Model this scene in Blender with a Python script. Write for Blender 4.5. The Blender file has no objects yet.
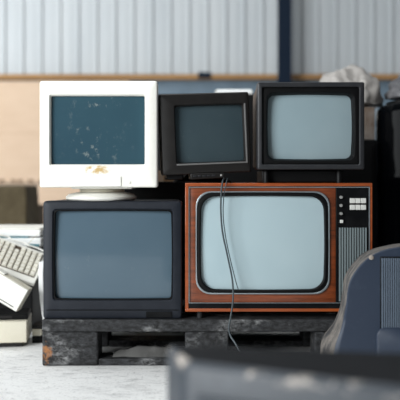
import bpy, bmesh, math, random
from mathutils import Vector, Matrix, noise
random.seed(4)
sc = bpy.context.scene
col = sc.collection
FP, CAMD, HZ = 789.0, 3.0, 0.703          # focal length in pixels, camera distance, camera height

def PX(px, D): return (px - 200.0) * D / FP
def PZ(py, D): return HZ - (py - 180.0) * D / FP

# ------------------------------------------------------------------ materials
def srgb(r, g, b):
    def f(c):
        c /= 255.0
        return c / 12.92 if c <= 0.04045 else ((c + 0.055) / 1.055) ** 2.4
    return (f(r), f(g), f(b), 1.0)

def nd(nt, kind, **inp):
    n = nt.nodes.new(kind)
    for k, v in inp.items():
        n.inputs[k].default_value = v
    return n

def mixrgb(nt, fac, a, b):
    m = nt.nodes.new('ShaderNodeMix'); m.data_type = 'RGBA'
    for s, v in ((m.inputs[0], fac), (m.inputs[6], a), (m.inputs[7], b)):
        if isinstance(v, bpy.types.NodeSocket): nt.links.new(v, s)
        else: s.default_value = v
    return m.outputs[2]

def math_(nt, op, a, b=0.0, clamp=False):
    m = nt.nodes.new('ShaderNodeMath'); m.operation = op; m.use_clamp = clamp
    for s, v in ((m.inputs[0], a), (m.inputs[1], b)):
        if isinstance(v, bpy.types.NodeSocket): nt.links.new(v, s)
        else: s.default_value = v
    return m.outputs[0]

def ramp(nt, fac, lo, hi):
    r = nt.nodes.new('ShaderNodeMapRange'); r.clamp = True
    nt.links.new(fac, r.inputs[0])
    r.inputs[1].default_value = lo; r.inputs[2].default_value = hi
    return r.outputs[0]

def base_mat(name):
    m = bpy.data.materials.new(name); m.use_nodes = True
    nt = m.node_tree
    b = nt.nodes['Principled BSDF']
    tc = nt.nodes.new('ShaderNodeTexCoord')
    return m, nt, b, tc

def tex_noise(nt, tc, scale, detail=4, rough=0.6, stretch=None, seed=0.0):
    mp = nt.nodes.new('ShaderNodeMapping')
    nt.links.new(tc.outputs['Object'], mp.inputs[0])
    mp.inputs['Location'].default_value = (seed, seed * 0.7, seed * 1.3)
    if stretch: mp.inputs['Scale'].default_value = stretch
    n = nd(nt, 'ShaderNodeTexNoise', Scale=scale, Detail=detail, Roughness=rough)
    nt.links.new(mp.outputs[0], n.inputs[0])
    return n.outputs[0]

def mat(name, c, rough=0.5, c2=None, scale=8, lo=0.5, hi=0.75, amt=0.6, metal=0.0, coat=0.0,
        bump=0.0, bscale=60, stretch=None, spec=0.5, seed=0.0):
    m, nt, b, tc = base_mat(name)
    b.inputs['Roughness'].default_value = rough
    b.inputs['Metallic'].default_value = metal
    b.inputs['Specular IOR Level'].default_value = spec
    b.inputs['Coat Weight'].default_value = coat
    b.inputs['Coat Roughness'].default_value = 0.06
    if c2 is None: c2 = tuple(min(1, x * 1.35 + 0.01) for x in c[:3]) + (1,)
    n = tex_noise(nt, tc, scale, 6, 0.65, stretch, seed)
    f = math_(nt, 'MULTIPLY', ramp(nt, n, lo, hi), amt)
    nt.links.new(mixrgb(nt, f, c, c2), b.inputs['Base Color'])
    nt.links.new(math_(nt, 'ADD', math_(nt, 'MULTIPLY', f, 0.25), rough, True), b.inputs['Roughness'])
    if bump:
        bn = tex_noise(nt, tc, bscale, 5, 0.6, stretch, seed + 3)
        bp = nd(nt, 'ShaderNodeBump', Strength=bump, Distance=0.01)
        nt.links.new(bn, bp.inputs['Height']); nt.links.new(bp.outputs[0], b.inputs['Normal'])
    return m

M = {}
M['cream'] = None
M['slate'] = mat('slate_plastic', srgb(26, 30, 38), 0.45, srgb(40, 45, 53), 14, 0.45, 0.8, 0.5, spec=0.3, bump=0.05, bscale=300)
M['slate_dark'] = mat('dark_surround', srgb(5, 6, 8), 0.5, spec=0.15)
M['black'] = mat('black_plastic', srgb(5, 5, 6), 0.5, srgb(14, 14, 15), 10, 0.5, 0.85, 0.4, spec=0.2)
M['charcoal'] = mat('charcoal_plastic', srgb(24, 22, 21), 0.42, srgb(36, 33, 32), 16, 0.45, 0.8, 0.5, spec=0.35)
M['grey_frame'] = mat('grey_frame', srgb(38, 39, 42), 0.38, srgb(54, 53, 54), 20, 0.45, 0.8, 0.5, spec=0.4)
M['brown_case'] = mat('brown_case', srgb(74, 60, 50), 0.55, srgb(96, 84, 74), 9)
M['silver'] = mat('silver_trim', srgb(150, 158, 162), 0.3, metal=0.6)
M['button'] = mat('white_button', srgb(205, 205, 200), 0.4)
M['knob'] = mat('knob_metal', srgb(190, 190, 186), 0.3, metal=0.6)
M['rubber'] = mat('black_rubber', srgb(20, 20, 22), 0.6)
M['cable'] = mat('grey_cable', srgb(62, 70, 74), 0.4)
M['white_cable'] = mat('white_cable', srgb(215, 214, 208), 0.5)
M['beige'] = mat('beige_plastic', srgb(216, 210, 192), 0.5, srgb(188, 180, 158), 7, 0.45, 0.75, 0.5)
M['ivory'] = mat('ivory_plastic', srgb(228, 226, 218), 0.45, srgb(205, 200, 186), 6, 0.5, 0.8, 0.4)
M['white'] = mat('white_plastic', srgb(236, 237, 236), 0.4, srgb(214, 214, 210), 6, 0.5, 0.8, 0.4)
M['key'] = mat('key_plastic', srgb(214, 210, 198), 0.5, srgb(180, 174, 158), 30, 0.45, 0.7, 0.6)
M['teal'] = mat('teal_stripe', srgb(70, 120, 130), 0.4)
M['tan_board'] = mat('tan_board', srgb(205, 180, 156), 0.85, srgb(196, 170, 146), 5, 0.4, 0.7, 0.6, stretch=(1, 1, 3))
M['rail_wood'] = mat('rail_wood', srgb(160, 122, 78), 0.75, srgb(126, 92, 56), 6, 0.4, 0.7, 0.7, stretch=(0.4, 3, 6))
M['mark'] = mat('board_mark', srgb(120, 96, 74), 0.8)
M['steel'] = mat('navy_steel', srgb(4, 22, 40), 0.6, srgb(8, 28, 46), 5, spec=0.2)
M['carton'] = mat('carton', srgb(186, 146, 108), 0.8)
M['carton_brown'] = mat('brown_carton', srgb(92, 72, 56), 0.6, srgb(116, 98, 82), 6)
M['olive'] = mat('olive_cloth', srgb(78, 68, 46), 0.85, srgb(50, 40, 26), 4, 0.4, 0.7, 0.8, bump=0.4, bscale=14)
M['dark_brown'] = mat('dark_brown', srgb(72, 60, 48), 0.8)
M['drum'] = mat('drum_plastic', srgb(5, 6, 8), 0.12, srgb(8, 8, 10), 5, amt=0.2, spec=0.04)
M['gap'] = mat('dark_interior', srgb(10, 10, 11), 0.9)

def wood(name, a, bcol):
    m, nt, b, tc = base_mat(name)
    n1 = tex_noise(nt, tc, 5, 6, 0.65, (0.7, 6, 9), 2)
    n2 = tex_noise(nt, tc, 60, 3, 0.6, (0.4, 4, 5), 5)
    f = math_(nt, 'ADD', math_(nt, 'MULTIPLY', ramp(nt, n1, 0.35, 0.68), 0.75), math_(nt, 'MULTIPLY', ramp(nt, n2, 0.4, 0.7), 0.3), True)
    nt.links.new(mixrgb(nt, f, a, bcol), b.inputs['Base Color'])
    b.inputs['Roughness'].default_value = 0.33
    b.inputs['Coat Weight'].default_value = 0.25
    return m
M['teak'] = wood('teak_veneer', srgb(140, 70, 37), srgb(62, 28, 14))
M['teak_edge'] = wood('teak_edge', srgb(166, 82, 38), srgb(118, 54, 24))

def screen_mat(name, c, c2, rough=0.08, spec=0.5, seed=0):
    m, nt, b, tc = base_mat(name)
    n = tex_noise(nt, tc, 3, 3, 0.5, None, seed)
    dust = tex_noise(nt, tc, 26, 6, 0.7, None, seed + 4)
    base = mixrgb(nt, ramp(nt, n, 0.3, 0.7), c, c2)
    d = math_(nt, 'MULTIPLY', ramp(nt, dust, 0.62, 0.8), 0.12)
    nt.links.new(mixrgb(nt, d, base, srgb(190, 190, 180)), b.inputs['Base Color'])
    nt.links.new(math_(nt, 'ADD', math_(nt, 'MULTIPLY', ramp(nt, dust, 0.4, 0.8), 0.12), rough), b.inputs['Roughness'])
    b.inputs['Specular IOR Level'].default_value = spec
    return m, nt, b, tc
M['scr_wood'] = screen_mat('tube_pale', srgb(172, 190, 195), srgb(164, 184, 190), seed=1)[0]
M['scr_grey'] = screen_mat('tube_grey', srgb(146, 162, 167), srgb(134, 152, 158), seed=2)[0]
M['scr_slate'] = screen_mat('tube_slate', srgb(84, 102, 114), srgb(74, 93, 106), seed=3)[0]
M['scr_dark'] = screen_mat('tube_dark', srgb(58, 71, 76), srgb(48, 62, 68), seed=4)[0]

def cream_screen():
    m, nt, b, tc = screen_mat('tube_teal', srgb(52, 79, 90), srgb(46, 71, 83), seed=5)
    # dried white spatter down the middle
    n = tex_noise(nt, tc, 42, 5, 0.7, (1, 1, 0.7), 9)
    sep = nt.nodes.new('ShaderNodeSeparateXYZ'); nt.links.new(tc.outputs['Object'], sep.inputs[0])
    big = tex_noise(nt, tc, 9, 2, 0.5, None, 12)
    dx = math_(nt, 'ABSOLUTE', math_(nt, 'ADD', sep.outputs[0], 0.01))
    near = math_(nt, 'SUBTRACT', 1.0, math_(nt, 'DIVIDE', dx, 0.13), True)
    k = math_(nt, 'MULTIPLY', near, ramp(nt, big, 0.35, 0.65))
    f = math_(nt, 'MULTIPLY', math_(nt, 'MULTIPLY', ramp(nt, n, 0.58, 0.68), k), 0.55)
    old = b.inputs['Base Color'].links[0].from_socket
    nt.links.new(mixrgb(nt, f, old, srgb(176, 180, 172)), b.inputs['Base Color'])
    return m
M['scr_teal'] = cream_screen()

def cream():
    m, nt, b, tc = base_mat('cream_plastic')
    sep = nt.nodes.new('ShaderNodeSeparateXYZ'); nt.links.new(tc.outputs['Object'], sep.inputs[0])
    n = tex_noise(nt, tc, 38, 5, 0.75, (1, 1, 1.6), 1)
    dx = math_(nt, 'DIVIDE', math_(nt, 'ABSOLUTE', math_(nt, 'SUBTRACT', sep.outputs[0], -0.006)), 0.055)
    dz = math_(nt, 'DIVIDE', math_(nt, 'ABSOLUTE', math_(nt, 'SUBTRACT', sep.outputs[2], 0.118)), 0.022)
    k = math_(nt, 'SUBTRACT', 1.0, math_(nt, 'ADD', math_(nt, 'MULTIPLY', dx, dx), math_(nt, 'MULTIPLY', dz, dz)), True)
    f = math_(nt, 'MULTIPLY', ramp(nt, n, 0.46, 0.6), math_(nt, 'MULTIPLY', k, 1.6, True), True)
    g = math_(nt, 'MULTIPLY', ramp(nt, tex_noise(nt, tc, 12, 6, 0.7, None, 6), 0.55, 0.8), 0.3)
    base = mixrgb(nt, g, srgb(244, 242, 233), srgb(222, 214, 192))
    nt.links.new(mixrgb(nt, f, base, srgb(196, 164, 106)), b.inputs['Base Color'])
    b.inputs['Roughness'].default_value = 0.42
    return m
M['cream'] = cream()

def concrete():
    m, nt, b, tc = base_mat('concrete_floor')
    n1 = tex_noise(nt, tc, 1.6, 8, 0.65, None, 0)
    n2 = tex_noise(nt, tc, 14, 8, 0.75, (1, 2.2, 1), 3)
    n3 = tex_noise(nt, tc, 90, 3, 0.6, None, 5)
    c = mixrgb(nt, ramp(nt, n1, 0.3, 0.7), srgb(228, 227, 225), srgb(212, 211, 209))
    c = mixrgb(nt, math_(nt, 'MULTIPLY', ramp(nt, n2, 0.5, 0.7), 0.85), c, srgb(160, 159, 158))
    c = mixrgb(nt, math_(nt, 'MULTIPLY', ramp(nt, n3, 0.58, 0.7), 0.6), c, srgb(120, 118, 116))
    nt.links.new(c, b.inputs['Base Color'])
    b.inputs['Roughness'].default_value = 0.75
    bp = nd(nt, 'ShaderNodeBump', Strength=0.35, Distance=0.01)
    nt.links.new(n2, bp.inputs['Height']); nt.links.new(bp.outputs[0], b.inputs['Normal'])
    return m
M['concrete'] = concrete()
M['sheet'] = mat('metal_sheet', srgb(188, 192, 194), 0.5, srgb(172, 178, 182), 2, 0.35, 0.7, 0.6, stretch=(2, 1, 0.3))
M['sheet_low'] = mat('metal_sheet_low', srgb(104, 122, 136), 0.6, srgb(70, 84, 96), 3, 0.4, 0.7, 0.7)

def pallet_mat():
    m, nt, b, tc = base_mat('tarred_wood')
    n1 = tex_noise(nt, tc, 60, 6, 0.8, (0.6, 1, 1), 0)
    n2 = tex_noise(nt, tc, 9, 4, 0.6, (0.8, 1, 1.0), 4)
    n3 = tex_noise(nt, tc, 10, 6, 0.7, None, 8)
    c = mixrgb(nt, ramp(nt, n1, 0.42, 0.7), srgb(9, 9, 10), srgb(66, 67, 70))
    c = mixrgb(nt, math_(nt, 'MULTIPLY', math_(nt, 'MULTIPLY', ramp(nt, n2, 0.52, 0.68), ramp(nt, n1, 0.4, 0.6)), 0.75), c, srgb(158, 158, 158))
    sep = nt.nodes.new('ShaderNodeSeparateXYZ'); nt.links.new(tc.outputs['Object'], sep.inputs[0])
    zone = math_(nt, 'LESS_THAN', sep.outputs[0], 0.075)
    low = math_(nt, 'LESS_THAN', sep.outputs[2], 0.1)
    f = math_(nt, 'MULTIPLY', math_(nt, 'MULTIPLY', ramp(nt, n3, 0.56, 0.64), zone), low)
    c = mixrgb(nt, math_(nt, 'MULTIPLY', f, 0.9), c, srgb(168, 112, 66))
    nt.links.new(c, b.inputs['Base Color'])
    b.inputs['Roughness'].default_value = 0.75
    bp = nd(nt, 'ShaderNodeBump', Strength=0.6, Distance=0.01)
    nt.links.new(n1, bp.inputs['Height']); nt.links.new(bp.outputs[0], b.inputs['Normal'])
    return m
M['pallet'] = pallet_mat()
M['shell'] = mat('blue_slate_plastic', srgb(36, 47, 64), 0.5, srgb(64, 75, 90), 22, 0.55, 0.8, 0.4, bump=0.08, bscale=200)
M['dusty'] = mat('dusty_plastic', srgb(48, 48, 50), 0.9, srgb(122, 115, 108), 16, 0.38, 0.62, 0.9, bump=0.3, bscale=50)
M['scrap'] = mat('scrap_wood', srgb(96, 95, 93), 0.9, srgb(56, 55, 54), 14)

def worn():
    m, nt, b, tc = base_mat('worn_dark_plastic')
    sep = nt.nodes.new('ShaderNodeSeparateXYZ'); nt.links.new(tc.outputs['Object'], sep.inputs[0])
    n = tex_noise(nt, tc, 19, 4, 0.6, (1, 1, 1.6), 5)
    band = math_(nt, 'SUBTRACT', 1.0, math_(nt, 'DIVIDE', math_(nt, 'ABSOLUTE', math_(nt, 'SUBTRACT', sep.outputs[2], 0.372)), 0.016), True)
    f = math_(nt, 'MULTIPLY', math_(nt, 'MULTIPLY', ramp(nt, n, 0.52, 0.62), band), 1.4, True)
    n2 = tex_noise(nt, tc, 17, 5, 0.6, (1, 1, 3.0), 7)
    c = mixrgb(nt, math_(nt, 'MULTIPLY', ramp(nt, n2, 0.55, 0.75), 0.5), srgb(40, 47, 55), srgb(72, 80, 88))
    nt.links.new(mixrgb(nt, f, c, srgb(158, 150, 142)), b.inputs['Base Color'])
    b.inputs['Roughness'].default_value = 0.5
    return m
M['worn'] = worn()
M['worn_top'] = mat('dark_top', srgb(18, 19, 22), 0.8, srgb(36, 37, 40), 9, spec=0.2)  # top cover, darker than the body sides

def film():
    m, nt, b, tc = base_mat('plastic_film')
    b.inputs['Base Color'].default_value = srgb(214, 212, 208)
    b.inputs['Roughness'].default_value = 0.3
    tr = nt.nodes.new('ShaderNodeBsdfTransparent')
    mx = nt.nodes.new('ShaderNodeMixShader')
    n = tex_noise(nt, tc, 9, 5, 0.7, None, 1)
    nt.links.new(math_(nt, 'ADD', math_(nt, 'MULTIPLY', ramp(nt, n, 0.45, 0.7), 0.25), 0.03), mx.inputs[0])
    nt.links.new(tr.outputs[0], mx.inputs[1]); nt.links.new(b.outputs[0], mx.inputs[2])
    out = [x for x in nt.nodes if x.type == 'OUTPUT_MATERIAL'][0]
    nt.links.new(mx.outputs[0], out.inputs[0])
    return m
M['film'] = film()
M['bag'] = mat('white_plastic_bag', srgb(160, 155, 150), 0.45, srgb(128, 124, 121), 5, 0.4, 0.7, 0.6)
M['bag_grey'] = mat('grey_plastic_bag', srgb(84, 84, 88), 0.35, srgb(124, 122, 122), 12, 0.4, 0.7, 0.7)

# ------------------------------------------------------------------ helpers
def thing(name, label, cat, loc=(0, 0, 0), rot=(0, 0, 0), group=None):
    o = bpy.data.objects.new(name, None); col.objects.link(o)
    o.empty_display_size = 0.05
    o.location = loc; o.rotation_euler = rot
    o['label'] = label; o['category'] = cat
    if group: o['group'] = group
    return o

def tag(o, label, cat, group=None):
    o['label'] = label; o['category'] = cat
    if group: o['group'] = group
    return o

def obj(name, bm, m, parent=None, smooth=True, bevel=0.0, seg=2, angle=40):
    bmesh.ops.recalc_face_normals(bm, faces=bm.faces[:])
    me = bpy.data.meshes.new(name); bm.to_mesh(me); bm.free()
    ms = m if isinstance(m, (list, tuple)) else [m]
    for x in ms: me.materials.append(x)
    for p in me.polygons: p.use_smooth = smooth
    o = bpy.data.objects.new(name, me); col.objects.link(o)
    if parent is not None: o.parent = parent
    if bevel:
        b = o.modifiers.new('edge', 'BEVEL'); b.width = bevel; b.segments = seg
        b.limit_method = 'ANGLE'; b.angle_limit = math.radians(angle); b.harden_normals = False
    if smooth:
        me.set_sharp_from_angle(angle=math.radians(angle)) if hasattr(me, 'set_sharp_from_angle') else None
    return o

def box(bm, x0, x1, y0, y1, z0, z1, mi=0):
    v = [bm.verts.new((x, y, z)) for x in (x0, x1) for y in (y0, y1) for z in (z0, z1)]
    for f in ((0, 1, 3, 2), (4, 6, 7, 5), (0, 4, 5, 1), (2, 3, 7, 6), (0, 2, 6, 4), (1, 5, 7, 3)):
        bm.faces.new([v[i] for i in f]).material_index = mi
    return v

def boxbm(*a):
    bm = bmesh.new(); box(bm, *a); return bm

def rloop(cx, cz, w, h, r, y, k=0.0, nc=6, ns=8):
    """rounded rectangle in the xz plane at depth y; k bows the sides outwards"""
    pts = []
    hw, hh = w / 2, h / 2
    r = min(r, hw * 0.98, hh * 0.98)
    cs = [(hw - r, hh - r, 0), (-hw + r, hh - r, 90), (-hw + r, -hh + r, 180), (hw - r, -hh + r, 270)]
    for i, (x, z, a0) in enumerate(cs):
        arc = [(x + r * math.cos(math.radians(a0 + 90 * j / nc)), z + r * math.sin(math.radians(a0 + 90 * j / nc))) for j in range(nc + 1)]
        pts += arc
        nx, nz, na = cs[(i + 1) % 4]
        s = arc[-1]; e = (nx + r * math.cos(math.radians(na)), nz + r * math.sin(math.radians(na)))
        for j in range(1, ns):
            t = j / ns; pts.append((s[0] + (e[0] - s[0]) * t, s[1] + (e[1] - s[1]) * t))
    out = []
    for x, z in pts:
        u, v = x / hw, z / hh
        out.append(Vector((cx + x * (1 - k * v * v), y, cz + z * (1 - k * u * u))))
    return out

def loft(bm, loops, cap0=False, cap1=False, mi=0):
    rows = [[bm.verts.new(p) for p in L] for L in loops]
    n = len(rows[0])
    for a, b in zip(rows, rows[1:]):
        for i in range(n):
            j = (i + 1) % n
            bm.faces.new((a[i], a[j], b[j], b[i])).material_index = mi
    if cap0: bm.faces.new(rows[0]).material_index = mi
    if cap1: bm.faces.new(rows[-1]).material_index = mi
    return rows

def frame_bm(ox, oz, ow, oh, orad, ix, iz, iw, ih, irad, y0=0.0, yb=0.05, rec=0.02, bev=0.006, ik=0.0, lip=0.004, shrink=0.0):
    """a hollow bezel: outer side, front face, inner wall sloping back to the tube"""
    bm = bmesh.new()
    loft(bm, [rloop(ox, oz, ow - 2 * bev, oh - 2 * bev, orad, yb + 0.002),
              rloop(ox, oz, ow, oh, orad, yb),
              rloop(ox, oz, ow, oh, orad, y0 + bev),
              rloop(ox, oz, ow - bev, oh - bev, orad, y0 + bev * 0.3),
              rloop(ox, oz, ow - 2 * bev, oh - 2 * bev, orad, y0),
              rloop(ix, iz, iw + 2 * lip, ih + 2 * lip, irad + lip, y0, ik),
              rloop(ix, iz, iw, ih, irad, y0 + lip, ik),
              rloop(ix, iz, iw - 2 * shrink, ih - 2 * shrink, irad, y0 + rec, ik)])
    return bm

def tube_bm(cx, cz, w, h, r, y, bulge, k=0.02, rings=9):
    bm = bmesh.new()
    loops = []
    for i in range(rings):
        s = 1 - i / rings
        L = rloop(cx, cz, w * s, h * s, r * s, y, k)
        for p in L:
            u, v = (p.x - cx) / (w / 2), (p.z - cz) / (h / 2)
            p.y = y + bulge * 0.35 - bulge * (1 - 0.5 * (u * u + v * v))
        loops.append(L)
    rows = loft(bm, loops)
    c = bm.verts.new((cx, y - bulge * 0.65, cz))
    L = rows[-1]
    for i in range(len(L)): bm.faces.new((L[i], L[(i + 1) % len(L)], c))
    return bm

def housing_bm(secs):
    """secs: (y, cx, cz, w, h, r)"""
    bm = bmesh.new()
    loft(bm, [rloop(cx, cz, w, h, r, y) for (y, cx, cz, w, h, r) in secs], True, True)
    return bm

def tube_path(bm, pts, r, n=8, mi=0):
    pts = [Vector(p) for p in pts]
    # Catmull-Rom smoothing
    P = [pts[0] * 2 - pts[1]] + pts + [pts[-1] * 2 - pts[-2]]
    out = []
    for i in range(1, len(P) - 2):
        for j in range(6):
            t = j / 6
            a, b, c, d = P[i - 1], P[i], P[i + 1], P[i + 2]
            out.append(0.5 * ((2 * b) + (c - a) * t + (2 * a - 5 * b + 4 * c - d) * t * t + (3 * b - a - 3 * c + d) * t ** 3))
    out.append(pts[-1])
    rows = []
    up = Vector((0.3, 1, 0.2)).normalized()
    for i, p in enumerate(out):
        d = (out[min(i + 1, len(out) - 1)] - out[max(i - 1, 0)]).normalized()
        s = d.cross(up).normalized(); u = s.cross(d)
        rows.append([bm.verts.new(p + (s * math.cos(2 * math.pi * k / n) + u * math.sin(2 * math.pi * k / n)) * r) for k in range(n)])
    for a, b in zip(rows, rows[1:]):
        for k in range(n): bm.faces.new((a[k], a[(k + 1) % n], b[(k + 1) % n], b[k])).material_index = mi
    bm.faces.new(rows[0]); bm.faces.new(rows[-1])

def lathe(bm, prof, n=32, axis='z', cx=0, cy=0, cz=0, mi=0):
    rows = []
    for r, h in prof:
        row = []
        for k in range(n):
            a = 2 * math.pi * k / n
            if axis == 'z': p = (cx + r * math.cos(a), cy + r * math.sin(a), cz + h)
            else: p = (cx + r * math.cos(a), cy + h, cz + r * math.sin(a))
            row.append(bm.verts.new(p))
        rows.append(row)
    for a, b in zip(rows, rows[1:]):
        for k in range(n): bm.faces.new((a[k], a[(k + 1) % n], b[(k + 1) % n], b[k])).material_index = mi
    bm.faces.new(rows[0]); bm.faces.new(rows[-1])

def struct(name, bm, m, smooth=False):
    o = obj(name, bm, m, None, smooth); o['kind'] = 'structure'; return o

# ------------------------------------------------------------------ setting
struct('floor', boxbm(-4.5, 4.5, -4.0, 4.2, -0.1, 0.0), M['concrete'])

def corrugated(x0, x1, y, z0, z1, pitch, depth):
    bm = bmesh.new(); prof = []
    x = x0
    while x < x1:
        prof += [(x, y), (x + pitch * 0.42, y - depth * 0.35), (x + pitch * 0.82, y), (x + pitch * 0.86, y - depth * 1.5), (x + pitch * 0.96, y - depth * 1.5)]
        x += pitch
    prof.append((x, y))
    lo = [bm.verts.new((a, b, z0)) for a, b in prof]; hi = [bm.verts.new((a, b, z1)) for a, b in prof]
    bl = [bm.verts.new((a, y + 0.06, z0)) for a, b in prof]; bh = [bm.verts.new((a, y + 0.06, z1)) for a, b in prof]
    for i in range(len(prof) - 1):
        bm.faces.new((lo[i], lo[i + 1], hi[i + 1], hi[i])); bm.faces.new((bl[i], bh[i], bh[i + 1], bl[i + 1]))
        bm.faces.new((hi[i], hi[i + 1], bh[i + 1], bh[i])); bm.faces.new((lo[i], bl[i], bl[i + 1], lo[i + 1]))
    return bm
wz = PZ(80, 6.98)
struct('wall_back', corrugated(-4.5, 4.4, 4.0, 0.0, 3.4, 0.1635, 0.012), M['sheet'])
# lower dado of the wall below the rail: a dull blue grey sheet
struct('trim_1', boxbm(-4.5, 4.4, 3.955, 3.968, 0.0, wz), M['sheet_low'])

rail = thing('wooden_rail', 'long brown timber rail running across the metal wall', 'rail', (0, 3.9, wz - 0.005))
obj('plank', boxbm(-4.4, PX(277, 6.9), -0.02, 0.05, 0, 0.045), M['rail_wood'], rail, False)
obj('plank', boxbm(PX(292, 6.9), 4.3, -0.02, 0.05, 0, 0.045), M['rail_wood'], rail, False)
bm = boxbm(PX(198, 6.88), PX(211, 6.88), -0.032, -0.02, 0.008, 0.06)
obj('bracket', bm, M['steel'], rail, False)

stc = thing('steel_column', 'dark navy steel column standing against the metal wall', 'column', (PX(284.5, 6.75), 3.75, 0))
bm = bmesh.new()
hw = 6.2 * 6.75 / FP
box(bm, -hw, hw, -0.065, -0.05, 0, 3.4)
obj('flange', bm, M['steel'], stc, False)
obj('flange', boxbm(-hw, hw, 0.05, 0.065, 0, 3.4), M['steel'], stc, False)
obj('web', boxbm(-0.006, 0.006, -0.05, 0.05, 0, 3.4), M['steel'], stc, False)

# tan boards covering the lower wall on the window side
zt = PZ(81, 6.9); zj = PZ(184, 6.9)
pb = tag(obj('wall_board', boxbm(-3.6, -0.62, 3.90, 3.925, zj + 0.006, zt), M['tan_board'], None, False, 0.003),
         'upper tan board fixed to the wall directly under the timber rail', 'board')
pb2 = tag(obj('wall_board', boxbm(-3.6, -0.30, 3.90, 3.925, 0.0, zj - 0.006), M['tan_board'], None, False, 0.003),
          'lower tan board standing on the floor below the upper tan board', 'board')
bm = bmesh.new()
for i in range(26):
    x = -3.2 + i * 0.085 + random.uniform(-0.02, 0.02)
    box(bm, x, x + random.uniform(0.03, 0.06), -0.004, 0.0, zj + 0.014, zj + 0.032 + random.uniform(0, 0.02))
o = obj('print_marks', bm, M['mark'], pb, False); o.location = (0, 3.90, 0)
bm = boxbm(-3.6, -0.62, -0.003, 0.0, PZ(133, 6.9) - 0.006, PZ(133, 6.9) + 0.006)
o = obj('crease', bm, mat('crease', srgb(194, 168, 144), 0.85), pb, False); o.location = (0, 3.90, 0)

# ------------------------------------------------------------------ pallet
pal = thing('pallet', 'blackened wooden pallet on the concrete floor carrying the televisions', 'pallet', (-0.597, -0.02, 0))
PT = 0.1745
PW = 1.24
for i, y in enumerate((0.0, 0.17, 0.34, 0.51, 0.68)):
    bm = bmesh.new()
    n = 40
    for s in range(n):      # slightly uneven board
        x0, x1 = PW * s / n, PW * (s + 1) / n
    box(bm, 0, PW, y, y + 0.135, PT - 0.045, PT)
    obj('deck_board', bm, M['pallet'], pal, True, 0.004)
for y in (0.002, 0.34, 0.67):
    for x0, x1 in ((0.0, 0.212), (0.54, 0.705), (1.03, 1.24)):
        obj('block', boxbm(x0, x1, y, y + 0.13, 0.0, PT - 0.0455), M['pallet'], pal, True, 0.007, 3)
    for x0, x1 in ((0.2125, 0.5395), (0.7055, 1.0295)):
        obj('bottom_board', boxbm(x0, x1, y + 0.004, y + 0.12, 0, 0.026), M['pallet'], pal, True, 0.004)
# scrap lying in the pallet gap
bm = bmesh.new()
L = 0.27
lo = []
for i in range(13):
    t = i / 12
    h = 0.004 + 0.024 * math.sin(math.pi * min(1, t * 1.05)) ** 0.7 + random.uniform(-0.004, 0.004)
    lo.append((-L / 2 + L * t, h))
fr = [bm.verts.new((x, -0.035 + random.uniform(-.006, .006), 0)) for x, h in lo]
tp = [bm.verts.new((x, 0.0, h)) for x, h in lo]
tb = [bm.verts.new((x, 0.04, h * 0.9)) for x, h in lo]
bk = [bm.verts.new((x, 0.055, 0)) for x, h in lo]
for A, B in ((fr, tp), (tp, tb), (tb, bk), (bk, fr)):
    for i in range(12): bm.faces.new((A[i], A[i + 1], B[i + 1], B[i]))
for e in (0, 12): bm.faces.new((fr[e], tp[e], tb[e], bk[e]))
o = obj('wood_scrap', bm, M['scrap'], None, True); o.location = (-0.200, 0.055, 0.0262)
tag(o, 'grey piece of scrap lying inside the open gap of the pallet', 'scrap')

# ------------------------------------------------------------------ slate television (bottom row, under the cream monitor)
W, H = 0.528, PZ(201, 3.0) - PT
t = thing('television', 'dark slate grey television on the pallet carrying the cream monitor', 'television', (PX(112.5, 3.0), 0.0, PT))
cz = H / 2
sx0, sx1, sz0, sz1 = PX(54.5, 3) - PX(112.5, 3), PX(171.5, 3) - PX(112.5, 3), PZ(299, 3) - PT, PZ(211, 3) - PT
scx, scz, sw, sh = (sx0 + sx1) / 2, (sz0 + sz1) / 2, sx1 - sx0, sz1 - sz0
obj('bezel', frame_bm(0, cz, W, H, 0.012, scx, scz, sw + 0.012, sh + 0.012, 0.012, yb=0.09, rec=0.018, bev=0.006, ik=0.008, shrink=0.004), M['slate'], t)
obj('screen_surround', frame_bm(scx, scz, sw + 0.016, sh + 0.016, 0.012, scx, scz, sw + 0.001, sh + 0.001, 0.012, y0=0.006, yb=0.03, rec=0.014, bev=0.001, ik=0.012, lip=0.002), M['slate_dark'], t)
obj('screen', tube_bm(scx, scz, sw + 0.008, sh + 0.008, 0.02, 0.023, 0.013, 0.012), M['scr_slate'], t)
obj('housing', housing_bm([(0.088, 0, cz, W - 0.004, H - 0.003, 0.012), (0.34, 0, cz, W - 0.02, H - 0.004, 0.02), (0.37, 0, cz - 0.02, W - 0.12, H - 0.08, 0.04), (0.47, 0, cz - 0.04, W - 0.24, H - 0.18, 0.05), (0.475, 0, cz - 0.04, W - 0.28, H - 0.22, 0.05)]), M['black'], t)
bm = boxbm(-W / 2 + 0.012, W / 2 - 0.012, -0.0018, 0.002, PZ(310.4, 3) - PT, PZ(309.6, 3) - PT)
obj('chin_groove', bm, M['slate_dark'], t, False)
bm = boxbm(PX(146, 3) - PX(112.5, 3), PX(172, 3) - PX(112.5, 3), -0.003, 0.002, PZ(317.5, 3) - PT, PZ(311.5, 3) - PT)
obj('control_flap', bm, M['slate_dark'], t, True, 0.001)

# ------------------------------------------------------------------ teak television
ZW0, ZW1 = PZ(313, 3), PZ(183, 3)
XW0, XW1 = PX(185.2, 3), PX(372.5, 3)
xc = (XW0 + XW1) / 2
t = thing('television', 'large teak cased vintage television on the pallet with a pale screen', 'television', (xc, 0.0, PT))
def lx(px): return PX(px, 3) - xc
def lz(py): return PZ(py, 3) - PT
W = XW1 - XW0
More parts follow.
